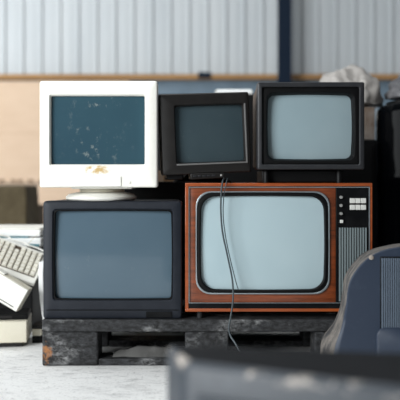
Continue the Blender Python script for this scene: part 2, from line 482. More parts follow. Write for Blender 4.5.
# case: four boards around
bm = bmesh.new()
th = 0.013
z0, z1 = lz(311.8), lz(183)
box(bm, -W / 2, W / 2, 0.0, 0.40, z1 - th, z1)
box(bm, -W / 2, W / 2, 0.0, 0.40, z0, z0 + 0.0125)
box(bm, -W / 2, -W / 2 + th, 0.0, 0.40, z0 + 0.0125, z1 - th)
box(bm, W / 2 - 0.012, W / 2, 0.0, 0.40, z0 + 0.0125, z1 - th)
obj('case', bm, M['teak_edge'], t, True, 0.002)
obj('base_strip', boxbm(-W / 2 + th, W / 2 - 0.012, 0.001, 0.03, z0 + 0.0125, lz(303.2)), M['slate_dark'], t, False)
# fascia in teak with sloped surround
fx0, fx1, fz0, fz1 = lx(189.3), lx(336), lz(302.6), lz(187)
sx0, sx1, sz0, sz1 = lx(196), lx(329.5), lz(294), lz(191.5)
fcx, fcz, fw, fh = (fx0 + fx1) / 2, (fz0 + fz1) / 2, fx1 - fx0, fz1 - fz0
scx, scz, sw, sh = (sx0 + sx1) / 2, (sz0 + sz1) / 2, sx1 - sx0, sz1 - sz0
obj('fascia', frame_bm(fcx, fcz, fw, fh, 0.002, scx, scz, sw, sh, 0.055, y0=0.004, yb=0.03, rec=0.02, bev=0.001, ik=0.012, lip=0.003), M['teak'], t)
obj('screen_trim', frame_bm(scx, scz, sw + 0.002, sh + 0.002, 0.056, scx, scz, sw - 0.006, sh - 0.006, 0.054, y0=-0.003, yb=0.02, rec=0.012, bev=0.001, ik=0.012, lip=0.001), M['silver'], t)
obj('screen_mask', frame_bm(scx, scz, sw - 0.007, sh - 0.007, 0.053, scx, scz - 0.001, sw - 0.036, sh - 0.032, 0.05, y0=0.0015, yb=0.02, rec=0.016, bev=0.001, ik=0.02, lip=0.004), M['black'], t)
obj('screen', tube_bm(scx, scz - 0.001, sw - 0.026, sh - 0.022, 0.052, 0.018, 0.016, 0.02), M['scr_wood'], t)
# silver piping round fascia and panel
bm = bmesh.new()
pw = 0.0035
x0, x1, za, zb = lx(188.7), lx(369.8), lz(303.2), lz(186.8)
box(bm, x0, x1, -0.002, 0.004, zb - pw, zb); box(bm, x0, x1, -0.002, 0.004, za, za + pw * 0.6)
box(bm, x0, x0 + pw * 0.7, -0.002, 0.004, za + pw * 0.6, zb - pw); box(bm, x1 - pw, x1, -0.002, 0.004, za + pw * 0.6, zb - pw)
obj('piping', bm, M['silver'], t, False)
# control panel
panel = obj('control_panel', boxbm(lx(336.4), lx(369), 0.003, 0.03, lz(302.6), lz(187.6)), M['slate_dark'], t, True, 0.0015)
for py in (197.2, 205.5, 213.6):
    bm = bmesh.new(); lathe(bm, [(0.0062, 0.002), (0.0062, -0.008), (0.005, -0.011), (0.002, -0.0115)], 16, 'y', lx(341), 0.002, lz(py))
    obj('knob', bm, M['knob'], panel)
obj('switch', boxbm(lx(340), lx(343), -0.006, 0.004, lz(223), lz(219.8)), M['button'], panel, True, 0.001)
for r, (pa, pb_) in enumerate(((203.2, 198.2), (209.8, 204.8))):
    for k in range(3):
        a = 349.8 + k * 5.5
        obj('button', boxbm(lx(a), lx(a + 5.0), -0.007, 0.004, lz(pa), lz(pb_)), M['button'], panel, True, 0.0012)
grille = obj('speaker_grille', boxbm(lx(338.2), lx(367.8), -0.002, 0.004, lz(301.5), lz(227)), M['black'], t, False)
bm = bmesh.new()
nsl = 11
for k in range(nsl):
    a = 338.8 + k * (28.6 / nsl)
    box(bm, lx(a), lx(a + 1.5), -0.007, -0.001, lz(301), lz(227.6))
gs = mat('grille_silver', srgb(136, 148, 150), 0.35, srgb(84, 92, 96), 20, metal=0.3, stretch=(1, 1, 0.1))
obj('slats', bm, gs, grille, False)
for sx in (-0.30, 0.30):
    for y in (0.03, 0.36):
        bm = bmesh.new(); lathe(bm, [(0.011, 0.0), (0.013, lz(311.8) - 0.0015), (0.010, lz(311.8) - 0.0005)], 16, 'z', sx, y, 0)
        obj('foot', bm, M['rubber'], t)
obj('back_cover', housing_bm([(0.4, 0, 0.28, W - 0.05, 0.44, 0.02), (0.46, 0, 0.27, W - 0.2, 0.36, 0.05), (0.49, 0, 0.26, W - 0.35, 0.26, 0.05)]), M['black'], t)
ZTOP = PZ(183, 3)

# ------------------------------------------------------------------ grey framed television (top)
D = 2.98
xc = PX(311, D); zb = PZ(169.5, D); W = PX(364.5, D) - PX(257.5, D); H = PZ(82, D) - zb
t = thing('television', 'black television with a grey rim and lit looking screen on the teak set', 'television', (xc, -0.02, ZTOP))
t['label'] = 'black television with a thin grey rim standing on top of the teak television'
b0 = zb - ZTOP
def lx(px): return PX(px, D) - xc
def lz(py): return PZ(py, D) - ZTOP
cz = b0 + H / 2
ix0, ix1, iz0, iz1 = lx(262.3), lx(359.6), lz(164.5), lz(86.8)
obj('rim', frame_bm(0, cz, W, H, 0.006, (ix0 + ix1) / 2, (iz0 + iz1) / 2, ix1 - ix0, iz1 - iz0, 0.006, yb=0.06, rec=0.03, bev=0.004, lip=0.003), M['grey_frame'], t)
scx, scz, sw, sh = lx(311.2), lz(126.3), lx(353.8) - lx(268.8), lz(93.8) - lz(158.8)
obj('screen_surround', frame_bm((ix0 + ix1) / 2, (iz0 + iz1) / 2, ix1 - ix0 + 0.004, iz1 - iz0 + 0.004, 0.006, scx, scz, sw + 0.012, sh + 0.012, 0.022, y0=0.012, yb=0.04, rec=0.034, bev=0.001, ik=0.02, lip=0.003, shrink=0.006), M['black'], t)
obj('screen', tube_bm(scx, scz, sw + 0.008, sh + 0.008, 0.026, 0.046, 0.02, 0.022), M['scr_grey'], t)
obj('housing', housing_bm([(0.058, 0, cz, W - 0.004, H - 0.004, 0.008), (0.34, 0, cz, W - 0.012, H - 0.01, 0.015), (0.36, 0, cz - 0.01, W - 0.1, H - 0.08, 0.03), (0.44, 0, cz - 0.02, W - 0.2, H - 0.15, 0.04)]), M['brown_case'], t)
obj('base', boxbm(lx(263), lx(346), 0.06, 0.32, 0.0, b0 - 0.001), M['black'], t, True, 0.006)
for px in (267, 341):
    bm = bmesh.new(); lathe(bm, [(0.012, 0), (0.012, b0 * 0.8), (0.008, b0 - 0.001)], 14, 'z', lx(px), 0.04, 0)
    obj('foot', bm, M['black'], t)

# ------------------------------------------------------------------ charcoal monitor (middle)
D = 3.02
xc = PX(207.5, D)
yaw = math.radians(8); roll = math.radians(-2.4)
t = thing('computer_monitor', 'tilted charcoal computer monitor with a dark screen between two larger sets', 'monitor', (xc, 0.02, ZTOP), (0, 0, yaw))
zb = 0.036
W = 0.346; H = 0.309
body = bpy.data.objects.new('x', None)
R = Matrix.Translation((0, 0, zb)) @ Matrix.Rotation(roll, 4, 'Y')
bpy.data.objects.remove(body)
def tilt(bm): bmesh.ops.transform(bm, matrix=R, verts=bm.verts[:]); return bm
scx, scz, sw, sh = 0.018, 0.153, 0.262, 0.216
obj('bezel', tilt(frame_bm(0, H / 2, W, H, 0.008, scx, scz, sw + 0.006, sh + 0.006, 0.008, yb=0.07, rec=0.024, bev=0.006, lip=0.004, shrink=0.003, ik=0.005)), M['charcoal'], t)
bm = bmesh.new()  # strips painted pale for the light on the bezel's inner edges
hx, z0, z1 = sw / 2 + 0.004, scz - sh / 2 - 0.004, scz + sh / 2 + 0.004
box(bm, scx + hx, scx + hx + 0.006, -0.0015, 0.004, z0 - 0.006, z1)
box(bm, scx - hx, scx + hx, -0.0015, 0.004, z0 - 0.006, z0)
obj('lit_edge_strips', tilt(bm), mat('pale_edge_light', srgb(104, 103, 102), 0.4), t, True, 0.001)
obj('screen', tilt(tube_bm(scx, scz, sw + 0.006, sh + 0.006, 0.012, 0.026, 0.012, 0.012)), M['scr_dark'], t)
obj('housing', tilt(housing_bm([(0.068, 0, H / 2, W - 0.002, H - 0.004, 0.01), (0.17, 0, H / 2, W - 0.02, H - 0.02, 0.02), (0.30, 0, H / 2 - 0.01, W - 0.10, H - 0.09, 0.03), (0.36, 0, H / 2 - 0.01, W - 0.16, H - 0.13, 0.03)])), M['black'], t)
strip = obj('control_strip', tilt(boxbm(-0.066, 0.066, -0.004, 0.06, -0.020, 0.002)), M['charcoal'], t, True, 0.003)
for k in range(5):
    obj('button', tilt(boxbm(-0.056 + k * 0.018, -0.044 + k * 0.018, -0.007, -0.003, -0.011, -0.005)), M['grey_frame'], strip, True, 0.001)
bm = bmesh.new(); lathe(bm, [(0.004, 0.0), (0.004, -0.004), (0.002, -0.005)], 12, 'y', 0.052, -0.003, -0.008)
obj('power_button', tilt(bm), M['knob'], strip)
bm = bmesh.new(); lathe(bm, [(0.115, 0.0), (0.118, 0.006), (0.10, 0.014), (0.075, 0.022), (0.06, 0.04)], 40, 'z', 0, 0.14, 0)
obj('stand', bm, M['black'], t)
obj('speaker_box', boxbm(-0.155, -0.09, 0.02, 0.12, 0.012, 0.05), M['black'], t, True, 0.006)

# ------------------------------------------------------------------ cream monitor
D = 2.97
ZL = PZ(201, 3.0)
xc = PX(98.5, D)
t = thing('computer_monitor', 'cream computer monitor with spattered teal screen on the slate grey television', 'monitor', (xc, -0.03, ZL))
def lx(px): return PX(px, D) - xc
def lz(py): return PZ(py, D) - ZL
W = lx(157.3) - lx(39.3); H = lz(80.8) - lz(187.5)
cz = (lz(80.8) + lz(187.5)) / 2
scx, scz, sw, sh = lx(97.5), lz(130), lx(145) - lx(50), lz(95) - lz(164.5)
obj('bezel', frame_bm(0, cz, W, H, 0.010, scx, scz, sw, sh, 0.004, yb=0.06, rec=0.016, bev=0.006, lip=0.004, shrink=0.002), M['cream'], t)
obj('screen', tube_bm(scx, scz, sw + 0.004, sh + 0.004, 0.006, 0.018, 0.007, 0.0), M['scr_teal'], t)
obj('chin_panel', boxbm(lx(74.5), lx(121), -0.004, 0.002, lz(186.3), lz(176.5)), M['cream'], t, True, 0.0012)
bm = bmesh.new(); lathe(bm, [(0.005, 0.002), (0.005, -0.002), (0.003, -0.003)], 14, 'y', lx(129.5), 0, lz(182.5))
obj('power_button', bm, M['ivory'], t)
obj('housing', housing_bm([(0.058, 0, cz, W - 0.004, H - 0.004, 0.012), (0.16, 0, cz, W - 0.03, H - 0.03, 0.03), (0.34, 0, cz - 0.005, W - 0.16, H - 0.12, 0.05), (0.41, 0, cz - 0.01, W - 0.22, H - 0.18, 0.05)]), M['ivory'], t)
bm = bmesh.new()
zb0 = lz(187.5)
lathe(bm, [(0.130, 0.0), (0.138, 0.006), (0.139, 0.014), (0.128, 0.024), (0.100, 0.031), (0.06, 0.034)], 56, 'z', -0.009, 0.156, 0)
obj('swivel_base', bm, M['ivory'], t)
bm = bmesh.new()
lathe(bm, [(0.088, 0.0335), (0.088, zb0 + 0.008)], 36, 'z', -0.006, 0.156, 0)
obj('neck', bm, M['beige'], t)
obj('belly', boxbm(lx(70), lx(131), 0.03, 0.2, lz(189), lz(186.6)), M['ivory'], t, True, 0.003)

# ------------------------------------------------------------------ cables
def cable(name, label, pts, r, m):
    bm = bmesh.new(); tube_path(bm, pts, r)
    return tag(obj(name, bm, m, None), label, 'cable')
def P(px, py, D): return (PX(px, D), D - CAMD, PZ(py, D))
cable('power_cable', 'thick grey cable hanging from the charcoal monitor down across the pale screen',
      [P(224, 178.5, 3.02), P(222.5, 182, 2.975), P(221.3, 192, 2.965), P(220.8, 210, 2.965), P(222.5, 232, 2.965), P(227.5, 256, 2.965), P(232.3, 280, 2.965),
       P(233, 300, 2.965), P(230.5, 318, 2.955), P(228.8, 328, 2.95), P(230.5, 336, 2.94), P(235, 343, 2.92), P(240, 352, 2.90)], 0.0034, M['cable'])
cable('signal_cable', 'thin grey cable hanging just beside the thick cable over the pale screen',
      [P(227.5, 178.3, 3.02), P(226.5, 182, 2.978), P(224.0, 195, 2.972), P(223.2, 215, 2.972), P(225.5, 236, 2.972), P(230, 258, 2.972), P(236, 282, 2.972), P(238.5, 290, 2.972)], 0.0018, M['cable'])

# ------------------------------------------------------------------ second row behind
t = thing('television', 'black television hidden behind the slate grey television and the cream monitor', 'television', (-0.15, 0.50, PT))
obj('housing', housing_bm([(0.0, 0, 0.26, 0.46, 0.518, 0.02), (0.2, 0, 0.26, 0.45, 0.50, 0.03), (0.3, 0, 0.25, 0.3, 0.36, 0.04)]), M['black'], t)
obj('vent_ribs', boxbm(-0.15, 0.15, -0.004, 0.0, 0.3, 0.34), M['slate_dark'], t, False)
t = thing('cardboard_box', 'small tan carton behind the charcoal monitor atop a black television', 'box', (-0.165, 0.56, PT + 0.521))
obj('carton', boxbm(-0.07, 0.045, 0, 0.15, 0, 0.05), M['carton'], t, False, 0.002)
obj('tape', boxbm(-0.02, 0.0, -0.001, 0.0, 0, 0.05), M['tan_board'], t, False)

# dark cabinet added so the gaps behind the monitors stay dark
zs = PZ(94, 4.32)
t = thing('backdrop', 'added dark cabinet glimpsed just above and beside the charcoal monitor', 'backdrop', (0.1, 1.32, 0))
obj('body', boxbm(-0.40, 0.36, 0.0, 0.4, 0, zs), M['black'], t, True, 0.004)
for x0, x1 in ((-0.39, -0.022), (-0.018, 0.35)):
    d = obj('door', boxbm(x0, x1, -0.012, -0.0005, 0.04, zs - 0.01), M['black'], t, True, 0.003)
    obj('handle', boxbm(-0.05 if x0 < -0.1 else 0.01, -0.035 if x0 < -0.1 else 0.025, -0.03, -0.0125, 0.5, 0.62), M['charcoal'], d, True, 0.003)
t = thing('tube_housing', 'short white tube lying on the dark cabinet above the charcoal monitor', 'tube', (PX(234, 4.38), 1.40, zs))
bm = bmesh.new()
Lh = 0.095
loft(bm, [[Vector((x, 0.02 * math.cos(a), 0.0175 + 0.0175 * math.sin(a))) for a in [2 * math.pi * k / 16 for k in range(16)]] for x in (-Lh, Lh)], True, True)
obj('tube', bm, M['white'], t)
for x in (-Lh - 0.008, Lh):
    obj('end_cap', boxbm(x, x + 0.008, -0.02, 0.02, 0, 0.028), M['ivory'], t, True, 0.002)

# ------------------------------------------------------------------ clutter on the window side
# flat beige desktop case on the floor
D = 3.29
xr = PX(26, D)
t = thing('computer_case', 'flat beige desktop computer case lying on the concrete floor', 'computer', (xr - 0.21, 0.29, 0), (0, 0, math.radians(7)))
obj('body', boxbm(-0.21, 0.21, 0.0, 0.22, 0.019, 0.110), M['beige'], t, True, 0.005, 3)
obj('plinth', boxbm(-0.20, 0.19, 0.01, 0.21, 0.004, 0.0185), M['charcoal'], t, False, 0.003)
for sx in (-0.17, 0.165):
    for y in (0.04, 0.18):
        bm = bmesh.new(); lathe(bm, [(0.012, 0), (0.012, 0.0035)], 14, 'z', sx, y, 0)
        obj('foot', bm, M['rubber'], t)
obj('drive_slot', boxbm(-0.18, -0.04, -0.003, 0.002, 0.075, 0.10), M['ivory'], t, True, 0.001)

t = thing('added_slab', 'flat black slab added to darken the gap between the flat beige case and tipped beige unit', 'unit', (-0.895, 0.33, 0.1105), (0, 0, math.radians(7)))
obj('body', boxbm(-0.19, 0.165, 0.0, 0.15, 0.0, 0.026), M['black'], t, True, 0.003)  # black slab added so the case top stays dark under the tipped unit
obj('slab_front', boxbm(-0.1, 0.1, -0.003, 0.0, 0.008, 0.018), M['charcoal'], t, False)

# tilted beige case
D = 3.29
corner = Vector((PX(26.5, D), 0.34, PZ(289, D)))
roll = math.radians(30)
t = thing('computer_case', 'beige drive unit tipped over on the flat beige computer case', 'computer',
          (PX(16.5, D), 0.285, PZ(311.8, D)), (0, roll, math.radians(-4)))
obj('body', boxbm(-0.17, 0.0, 0.006, 0.060, 0.0, 0.106), M['beige'], t, True, 0.003, 2)
obj('front_panel', boxbm(-0.169, -0.001, -0.003, 0.0058, 0.001, 0.104), M['ivory'], t, True, 0.002)
obj('top_lid', boxbm(-0.17, -0.12, 0.0, 0.05, 0.1065, 0.113), M['ivory'], t, True, 0.002)
obj('groove', boxbm(-0.15, -0.02, -0.0045, -0.002, 0.011, 0.014), M['charcoal'], t, False)

# black tower lying behind, carrying white casings
D = 3.65
zt = PZ(246.5, D)
t = thing('computer_case', 'black computer case lying underneath the white casings', 'computer', (-0.98, 0.65, 0))
obj('body', boxbm(-0.26, 0.20, 0.02, 0.42, 0.0, zt), M['black'], t, True, 0.004)
obj('front_bay', boxbm(-0.2, 0.17, 0.014, 0.02, zt - 0.1, zt - 0.03), M['charcoal'], t, False)
z1 = PZ(236.5, D); z2 = PZ(228.5, D)
xr = PX(42, D)
t = thing('printer_casing', 'white plastic casing under another white casing beside the slate grey television', 'casing', (xr - 0.22, 0.63, zt))
obj('shell', boxbm(-0.22, 0.22, 0.0, 0.36, 0.0, z1 - zt - 0.006), M['white'], t, True, 0.006, 3)
obj('lid_edge', boxbm(-0.219, 0.16, 0.004, 0.35, z1 - zt - 0.006, z1 - zt), M['teal'], t, True, 0.001)
obj('badge', boxbm(0.165, 0.212, -0.003, 0.002, 0.002, 0.013), M['teal'], t, True, 0.001)
t = thing('printer_casing', 'topmost white plastic casing stacked on the white casing', 'casing', (xr - 0.225, 0.64, z1))
obj('shell', boxbm(-0.22, 0.22, 0.0, 0.34, 0.0, z2 - z1 - 0.008), M['white'], t, True, 0.006, 3)
obj('lid', boxbm(-0.215, 0.215, 0.004, 0.335, z2 - z1 - 0.008, z2 - z1), M['ivory'], t, True, 0.004, 3)

# keyboard leaning on the pile
FR = Vector(P(34.5, 284, 3.38)); F0 = Vector(P(-2, 271, 3.36)); BR = Vector(P(40, 251, 3.54))
ex = (FR - F0).normalized(); ey = BR - FR; ey = (ey - ex * ey.dot(ex)); KD = ey.length; ey.normalize(); ez = ex.cross(ey)
t = thing('keyboard', 'dirty beige computer keyboard leaning against the white casings', 'keyboard')
Mx = Matrix((ex, ey, ez)).transposed().to_4x4(); Mx.translation = FR - ez * 0.012
t.matrix_world = Mx
KL = 0.43
bm = bmesh.new()
box(bm, -KL, 0, 0, KD, -0.008, 0.010)
obj('body', bm, M['ivory'], t, True, 0.004, 3)
obj('key_well', boxbm(-KL + 0.01, -0.012, 0.035, KD - 0.018, 0.0095, 0.012), M['dark_brown'], t, False)
kp = (KD - 0.056) / 6
cols = 16
kw = (KL - 0.026) / cols
bm = bmesh.new()
a = [bm.verts.new((x * kw * 0.44, y * kp * 0.44, 0)) for x, y in ((-1, -1), (1, -1), (1, 1), (-1, 1))]
b = [bm.verts.new((x * kw * 0.30, y * kp * 0.32, 0.010)) for x, y in ((-1, -1), (1, -1), (1, 1), (-1, 1))]
for i in range(4): bm.faces.new((a[i], a[(i + 1) % 4], b[(i + 1) % 4], b[i]))
bm.faces.new(b); bm.faces.new(a[::-1])
key0 = obj('key', bm, M['key'], t, False)
first = True
for r in range(6):
    for c in range(cols):
        if r == 5 and c % 5 == 4: continue
        k = key0 if first else key0.copy()
        if not first: col.objects.link(k); k.parent = t
        first = False
        k.location = (-0.013 - kw * (c + 0.5), 0.037 + kp * (r + 0.5), 0.012)
cable('keyboard_cable', 'pale coiled cable lying along the upper edge of the keyboard',
      [tuple(FR + ex * x + ey * (KD - 0.006 + 0.004 * math.sin(x * 90)) + ez * (0.0165 + 0.002 * math.sin(x * 60 + 1))) for x in [(-0.33 + i * 0.024) for i in range(14)]], 0.004, M['white_cable'])
cable('thin_cable', 'thin pale wire running diagonally across the front of the white casings',
      [P(27, 245, 3.6), P(33, 239, 3.605), P(38, 234, 3.605), P(41.5, 230.5, 3.62), P(44, 229, 3.66)], 0.0015, M['beige'])

# low beige block, black block and the white curved panel beside the pallet
t = thing('power_supply', 'low beige block on the floor between beige case and pallet', 'block', (-0.698, 0.40, 0))
obj('body', boxbm(-0.026, 0.016, 0.0, 0.10, 0.0305, 0.061), M['beige'], t, True, 0.003)
obj('plug', boxbm(0.0165, 0.027, 0.01, 0.06, 0.032, 0.059), M['white'], t, True, 0.003)
obj('base', boxbm(-0.026, 0.024, 0.005, 0.10, 0.0, 0.030), M['black'], t, False)  # black base stands in for the shadow under the beige block
t = thing('drive', 'thin black box resting on the low beige block next to the pallet', 'box', (-0.698, 0.402, 0.0613))
obj('body', boxbm(-0.026, 0.05, 0.0, 0.098, 0.0, 0.0135), M['black'], t, True, 0.002)
obj('panel', boxbm(-0.02, 0.02, -0.002, 0.0, 0.003, 0.010), M['charcoal'], t, False)

path = [(37.3, 262), (36.5, 274), (37.0, 288), (38.2, 302), (39.8, 314), (41.5, 322), (44.5, 325.5)]
D = 3.4
bm = bmesh.new()
pr = [(PX(a, D), PZ(b, D)) for a, b in path]
pr = [(x + 0.007, z) for x, z in pr]
thk = 0.022
fr = []
for i, (x, z) in enumerate(pr):
    a = pr[max(0, i - 1)]; b = pr[min(len(pr) - 1, i + 1)]
    d = Vector((b[0] - a[0], b[1] - a[1])).normalized(); nrm = Vector((-d.y, d.x))
    fr.append(((x, z), (x + nrm.x * thk, z + nrm.y * thk)))
rows = []
for (a, b) in fr:
    rows.append([bm.verts.new((a[0], 0.40, a[1])), bm.verts.new((b[0], 0.40, b[1])), bm.verts.new((b[0], 0.46, b[1])), bm.verts.new((a[0], 0.46, a[1]))])
for A, B in zip(rows, rows[1:]):
    for k in range(4): bm.faces.new((A[k], A[(k + 1) % 4], B[(k + 1) % 4], B[k]))
bm.faces.new(rows[0]); bm.faces.new(rows[-1])
tag(obj('side_panel', bm, M['white'], None, True, 0.004, 3), 'curved white plastic panel squeezed between keyboard and slate grey television', 'panel')

# brown covered box far behind
D = 5.0
t = thing('storage_box', 'olive brown cloth covered box against the tan boards', 'box', (PX(8, D), 2.0, 0))
bm = bmesh.new()
zt = PZ(186, D)
xr1, xr0 = PX(25.5, D) - PX(8, D), PX(29, D) - PX(8, D)
lo = [(-0.55, 0), (xr0, 0), (xr0, 0.5), (-0.55, 0.5)]
hi = [(-0.55, 0.02), (xr1, 0.0), (xr1 - 0.02, 0.45), (-0.55, 0.45)]
n = 10
rings = []
for s in range(n + 1):
    f = s / n
    ring = []
    for i in range(4):
        for q in range(6):
            a = Vector(lo[i]).lerp(Vector(lo[(i + 1) % 4]), q / 6); b = Vector(hi[i]).lerp(Vector(hi[(i + 1) % 4]), q / 6)
            p = a.lerp(b, f); z = zt * f
            d = noise.noise(Vector((p.x * 5, p.y * 5, z * 5))) * 0.012
            ring.append(Vector((p.x + d, p.y + d, z)))
    rings.append(ring)
loft(bm, rings, True, True)
obj('cover', bm, M['olive'], t, True, 0.01, 2)
obj('cord', boxbm(-0.5, xr1 - 0.02, -0.012, 0.0, 0.25, 0.256), M['dark_brown'], t, False)
D = 5.6
t = thing('storage_box', 'narrow dark brown box beside the olive cloth covered box', 'box', (PX(34, D), 2.6, 0))
obj('body', boxbm(-0.012, PX(36, D) - PX(34, D), 0, 0.3, 0, PZ(207, D)), M['dark_brown'], t, False, 0.003)
obj('lid', boxbm(-0.014, PX(36.3, D) - PX(34, D), -0.003, 0.303, PZ(207, D), PZ(205.5, D)), M['brown_case'], t, False, 0.002)

# ------------------------------------------------------------------ dark pile behind the teak set
D = 3.7
t = thing('backdrop', 'added tall black cabinet in the shadow behind the teak television', 'backdrop', (0.62, 0.835, 0))  # black bulk added to keep the area behind the teak set dark
zc = PZ(138, D)
obj('body', boxbm(-0.22, 0.24, 0.0, 0.45, 0.0, zc), M['black'], t, True, 0.008)
obj('door', boxbm(-0.20, 0.22, -0.012, -0.0005, 0.05, zc - 0.03), M['black'], t, True, 0.004)
t = thing('cardboard_box', 'brown carton under clear film on the tall black cabinet', 'box', (0.62, 0.86, zc))
zk = PZ(104, D) - zc
obj('carton', boxbm(-0.12, 0.235, 0.0, 0.36, 0.0, zk), M['carton_brown'], t, False, 0.003)
bm = bmesh.new()
nx, nz = 26, 10
fx0, fx1 = -0.125, 0.24
ringsL = []
for j in range(nz + 1):
    z = zk * j / nz
    L = []
    for (x, y) in [(fx0 + (fx1 - fx0) * i / nx, -0.012) for i in range(nx)] + [(fx1, -0.012 + 0.38 * i / 10) for i in range(10)] + [(fx1 - (fx1 - fx0) * i / nx, 0.368) for i in range(nx)] + [(fx0, 0.368 - 0.38 * i / 10) for i in range(10)]:
        d = abs(noise.noise(Vector((x * 22, y * 22, z * 7)))) * 0.012
        L.append(Vector((x + (d if x > fx1 - 0.001 else (-d if x < fx0 + 0.001 else 0)), y - (d if y < 0 else 0), z)))
    ringsL.append(L)
loft(bm, ringsL)
obj('film_wrap', bm, M['film'], t)

# black drum
t = thing('barrel', 'glossy black plastic barrel standing behind the blue slate television shell', 'barrel', (1.165, 0.92, 0))
zd = PZ(100, 3.68)
bm = bmesh.new()
prof = [(0.27, 0.0), (0.285, 0.02), (0.285, 0.3), (0.291, 0.32), (0.291, 0.34), (0.285, 0.36), (0.285, 0.68), (0.291, 0.70), (0.291, 0.72), (0.285, 0.74), (0.285, zd - 0.05), (0.278, zd - 0.025), (0.262, zd - 0.008), (0.24, zd)]
lathe(bm, prof, 64)
obj('body', bm, M['drum'], t)
bm = bmesh.new(); lathe(bm, [(0.235, zd + 0.0005), (0.235, zd + 0.012), (0.21, zd + 0.014)], 48)
obj('lid', bm, M['black'], t)

# crumpled plastic bags on top
def crumple(cx, cy, cz, rx, ry, rz, seed, amp=0.35, flat=True, sub=5):
    bm = bmesh.new()
    bmesh.ops.create_icosphere(bm, subdivisions=sub, radius=1.0)
    for v in bm.verts:
        p = v.co.copy()
        n = noise.fractal(p * 1.6 + Vector((seed, 0, 0)), 0.8, 2.2, 5) * amp
        n2 = (0.5 - abs(noise.noise(p * 3.5 + Vector((0, seed, 0))))) * amp * 0.5
        q = p * (1 + n + n2)
        z = q.z
        if flat and z < 0: z *= 0.12
        v.co = Vector((cx + q.x * rx, cy + q.y * ry, cz + z * rz))
    zmin = min(v.co.z for v in bm.verts)
    for v in bm.verts: v.co.z += cz - zmin
    return bm
zb = zc + zk
tag(obj('plastic_bag', crumple(0.755, 1.03, zb + 0.004, 0.17, 0.16, 0.185, 5.3, 0.17), M['bag'], None, True, 0, 2, 60),
    'crumpled white plastic bag on the film wrapped carton', 'bag')
tag(obj('plastic_bag', crumple(1.165, 0.95, zd + 0.016, 0.20, 0.2, 0.2, 7.7, 0.22), M['bag_grey'], None, True, 0, 2, 60),
    'crumpled grey plastic sheeting heaped on the black barrel', 'bag')

M['vent'] = mat('vent_plastic', srgb(92, 104, 118), 0.5)
# ------------------------------------------------------------------ blue slate television shell, back turned to us
t = thing('television', 'blue slate television on the floor showing its vented dusty back', 'television', (PX(446, 2.62), -0.38, 0))
xc = PX(446, 2.62)
def outl(pts, D, y, n=44):
    # left half outline from the floor up to the top centre, mirrored
    P2 = [(PX(a, D) - xc, PZ(b, D)) for a, b in pts]
    P2[0] = (P2[0][0], 0.0)
    P2.append((0.0, P2[-1][1] + 0.001))
    # resample with Catmull-Rom
    Q = [P2[0]] + P2 + [P2[-1]]
    dense = []
    for i in range(1, len(Q) - 2):
        for j in range(12):
            tt = j / 12
            f = lambda k: 0.5 * (2 * Q[i][k] + (Q[i + 1][k] - Q[i - 1][k]) * tt + (2 * Q[i - 1][k] - 5 * Q[i][k] + 4 * Q[i + 1][k] - Q[i + 2][k]) * tt ** 2 + (3 * Q[i][k] - Q[i - 1][k] - 3 * Q[i + 1][k] + Q[i + 2][k]) * tt ** 3)
            dense.append((f(0), max(0.0, f(1))))
    dense.append(P2[-1])
    L = [0]
    for a, b in zip(dense, dense[1:]): L.append(L[-1] + math.hypot(b[0] - a[0], b[1] - a[1]))
    res = []
    for i in range(n + 1):
        s = L[-1] * i / n
        k = max(j for j in range(len(L)) if L[j] <= s + 1e-9); k = min(k, len(dense) - 2)
        u = (s - L[k]) / max(1e-9, L[k + 1] - L[k])
        res.append((dense[k][0] + (dense[k + 1][0] - dense[k][0]) * u, dense[k][1] + (dense[k + 1][1] - dense[k][1]) * u))
    full = res + [(-x, z) for x, z in reversed(res[:-1])]
    return [Vector((x, y, z)) for x, z in full]
face = [(330, 405), (338.5, 348.5), (343, 329), (347.3, 305), (349.2, 287), (355, 274), (366.5, 260.5), (381, 252), (400, 248), (425, 246.5)]
side = [(320, 388), (322, 346), (334.5, 328), (341.5, 312), (344.5, 295), (347.5, 277.5), (358, 262), (372, 251.5), (400, 244.5), (425, 243.2)]
mid = [(327, 402), (335, 347), (341.5, 327), (346, 304), (348.2, 286), (354, 273), (366, 259.5), (381, 250.8), (400, 246.8), (425, 245.3)]
Lf = outl(face, 2.62, 0.0)
Lm = outl(mid, 2.627, 0.007)
Ls = outl(side, 2.78, 0.17)
Lb = [Vector((p.x * 0.96, 0.27, p.z * 0.985)) for p in Ls]
bm = bmesh.new()
rows = loft(bm, [Lm, Ls, Lb], False, True)
obj('side_skirt', bm, M['dusty'], t, True, 0, 2, 50)
bm = bmesh.new()
inner = [Vector((p.x * 0.985, -0.001, p.z * 0.985 + 0.002)) for p in Lf]
rows = loft(bm, [Lm, Lf, inner], False, True)
backp = obj('back_panel', bm, M['shell'], t, True, 0, 2, 50)
def lx(px): return PX(px, 2.62) - xc
def lz(py): return PZ(py, 2.62)
gx0, gx1 = lx(380), -lx(380)
vent = obj('vent_panel', boxbm(gx0, gx1, -0.0035, 0.004, lz(336), lz(256.5)), M['slate_dark'], t, True, 0.002)
vb = bmesh.new()
nb = 58
for k in range(nb):
    x = gx0 + 0.004 + (gx1 - gx0 - 0.008) * k / nb
    box(vb, x, x + 0.0042, -0.008, -0.003, lz(335), lz(258))
obj('vent_bars', vb, M['vent'], vent, False)
vb = bmesh.new()
for k in range(9):
    z = lz(335) + (lz(258) - lz(335)) * (k + 0.5) / 9
    box(vb, gx0 + 0.004, gx1 - 0.004, -0.0065, -0.0025, z, z + 0.002)
obj('cross_ribs', vb, M['slate'], vent, False)
bm = bmesh.new()
lz1, lz0 = lz(327), 0.02
pcx, pcz, pw, ph = 0, (lz1 + lz0) / 2, -2 * lx(376), lz1 - lz0
